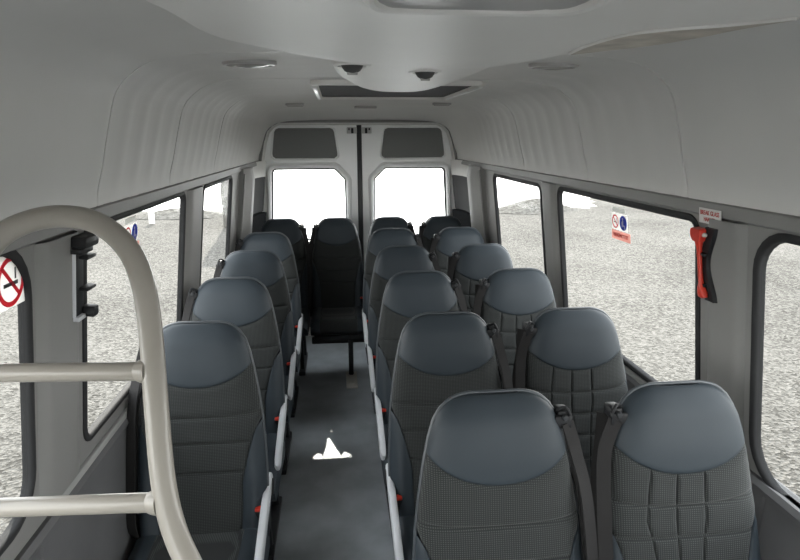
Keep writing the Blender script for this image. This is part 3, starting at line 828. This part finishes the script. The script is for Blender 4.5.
for s, y, z, lab in ((1, 2.155, 1.418, 'sticker set on the right window: grey strip, two round symbols, red banner'), (-1, 1.985, 1.435, 'sticker set on the left window: grey strip, round symbols, partly behind the handrail')):
    F = wall_frame(s, y, z) @ Matrix.Translation((0, 0, -.0015))
    e = empty('window_sticker', F.translation); tag(e, lab, 'sticker', 'stickers on the windows')
    T = Matrix.Translation(-F.translation) @ F
    bm = bmesh.new(); box(bm, (-.005, .045, 0), (.10, .018, .0012)); xform(bm, T); link('grey_strip', bm, M['filmgrey'], e)
    bm = bmesh.new(); box(bm, (0, 0, 0), (.122, .064, .0012)); xform(bm, T); link('sticker_sheet', bm, M['filmwhite'], e)
    pictogram(e, T, -.032, 0, .026, 'ban'); pictogram(e, T, .032, 0, .028, 'seat')
    bm = bmesh.new(); box(bm, (.008, -.052, 0), (.150, .034, .0012)); xform(bm, T); link('red_banner', bm, M['filmpink'], e)
    text('lettering', 'EMERGENCY EXIT', .021, M['ink'], e, T @ Matrix.Translation((.008, -.052, .001)), sx=.72, bold=.0003)
F = wall_frame(-1, 1.250, 1.452) @ Matrix.Translation((0, 0, -.0015))
e = empty('window_sticker', F.translation); tag(e, 'large no smoking sticker with red ring on the front left window', 'sticker', 'stickers on the windows')
T = Matrix.Translation(-F.translation) @ F
bm = bmesh.new(); box(bm, (.008, .004, 0), (.112, .118, .0012), .0); xform(bm, T); link('sticker_sheet', bm, M['filmwhite'], e)
pictogram(e, T, 0, 0, .052, 'ban')

# ------------------------------------------------------------------ outside
GZ = -.65
bm = bmesh.new(); rows = []
for i in range(41):
    y = -14 + i * 1.6
    rows.append([(x, y, GZ - .10) for x in [-40 + 2 * k for k in range(41)]])
grid(bm, rows); struct(link('ground', bm, M['apron']))
def yard(x, y):
    return GZ + .03 * math.sin(x * 1.3 + 2) * math.sin(y * .9) + .02 * math.sin(x * 3.1 + y * 2.3)
bm = bmesh.new(); V = {}
for i in range(-56, 57):
    for j in range(-16, 62):
        x, y = i * .5, j * .5
        V[i, j] = bm.verts.new((x, y, yard(x, y)))
def inside(x, y):
    if y < 12.0: return True
    if x < 0: return x < -.165 * y and y < 21.0
    return x > .2 * y and (y < 20.2 or (x > .40 * y + .6 and y < 27.5))
for i in range(-56, 56):
    for j in range(-16, 61):
        if inside(i * .5 + .25, j * .5 + .25): bm.faces.new((V[i, j], V[i + 1, j], V[i + 1, j + 1], V[i, j + 1]))
for v in [v for v in bm.verts if not v.link_faces]: bm.verts.remove(v)
o = link('gravel', bm, M['gravel']); o['kind'] = 'stuff'; tag(o, 'pale sunlit gravel covering the yard outside the windows', 'gravel')
def heap(cx, cy, rx, ry, h, lab):
    bm = bmesh.new(); rows = []
    n = 48
    for k in range(13):
        t = k / 12
        rows.append([Vector((rx * t * math.cos(a) * (1 + .06 * math.sin(3 * a + cx)), ry * t * math.sin(a), h * (1 - t ** 1.4) + .05 * math.sin(5 * a + 7 * t) * t * (1 - t))) for a in [2 * PI * q / n for q in range(n)]])
    grid(bm, rows, True)
    o = link('gravel_heap', bm, M['heap']); o.location = (cx, cy, GZ)
    tag(o, lab, 'gravel heap', 'gravel heaps in the yard'); return o
heap(6.35, 19.4, 1.5, .9, .42, 'low pale gravel heap seen through the right rear side window')
heap(-5.2, 19.6, 1.6, .8, .26, 'low gravel heap seen through the left rear side window')
# block pier and marker post
e = empty('concrete_pier', (-2.96, 17.2, GZ)); tag(e, 'pale concrete block pier seen through the left rear side window', 'pier')
for k in range(6):
    bm = bmesh.new(); box(bm, (.01 * (-1) ** k, 0, .30 + .6 * k), (.78, .8, .59), .02); link('block', bm, M['pier'], e)
e = empty('marker_post', (-5.55, 17.9, GZ)); tag(e, 'white marker post standing in the yard beyond the left window', 'post')
bm = bmesh.new(); box(bm, (0, 0, .33), (.16, .06, .66), .015); link('post_body', bm, M['white'], e)
bm = bmesh.new(); box(bm, (0, -.034, .54), (.10, .008, .12), .002); link('reflector', bm, M['sticker'], e)

# ------------------------------------------------------------------ light
w = bpy.data.worlds.new('sky'); S.world = w; w.use_nodes = True
nt = w.node_tree; bg = nt.nodes['Background']
tc = nt.nodes.new('ShaderNodeTexCoord'); sp = nt.nodes.new('ShaderNodeSeparateXYZ'); nt.links.new(tc.outputs['Generated'], sp.inputs[0])
r = nt.nodes.new('ShaderNodeValToRGB'); r.color_ramp.elements[0].position = .0; r.color_ramp.elements[1].position = .8
r.color_ramp.elements[0].color = (1.0, 1.0, 1.0, 1); r.color_ramp.elements[1].color = (.80, .85, .92, 1)
nt.links.new(sp.outputs['Z'], r.inputs['Fac']); nt.links.new(r.outputs['Color'], bg.inputs['Color'])
bg.inputs['Strength'].default_value = 2.6
sun = bpy.data.lights.new('sun', 'SUN'); sun.energy = 4.5; sun.angle = math.radians(.6); sun.color = (1, .95, .88)
so = bpy.data.objects.new('sun', sun); COL.objects.link(so)
el = math.radians(33.5); az = math.radians(5.6)       # light runs towards -Y, slightly +X
d = Vector((math.sin(az) * math.cos(el), -math.cos(az) * math.cos(el), -math.sin(el)))
so.rotation_euler = d.to_track_quat('-Z', 'Y').to_euler()

# ------------------------------------------------------------------ camera
cam = bpy.data.cameras.new('camera'); co = bpy.data.objects.new('camera', cam); COL.objects.link(co)
cam.sensor_width = 36; cam.lens = 36 * 600 / 800; cam.clip_start = .05; cam.clip_end = 300
pitch, yaw, roll = .2322, .1024, .0041
fw = Vector((math.sin(yaw) * math.cos(pitch), math.cos(yaw) * math.cos(pitch), -math.sin(pitch)))
rt = Vector((math.cos(yaw), -math.sin(yaw), 0)); up = rt.cross(fw)
r2 = rt * math.cos(roll) - up * math.sin(roll); u2 = up * math.cos(roll) + rt * math.sin(roll)
R = Matrix((r2, u2, -fw)).transposed()
co.matrix_world = Matrix.Translation((-.195, 0, 1.73)) @ R.to_4x4()
S.camera = co
S.view_settings.view_transform = 'Standard'; S.view_settings.look = 'None'
S.view_settings.gamma = 1; S.view_settings.use_curve_mapping = False
S.view_settings.exposure = 1.46
S.cycles.use_denoising = True
S.cycles.max_bounces = 10; S.cycles.diffuse_bounces = 7; S.cycles.transparent_max_bounces = 12
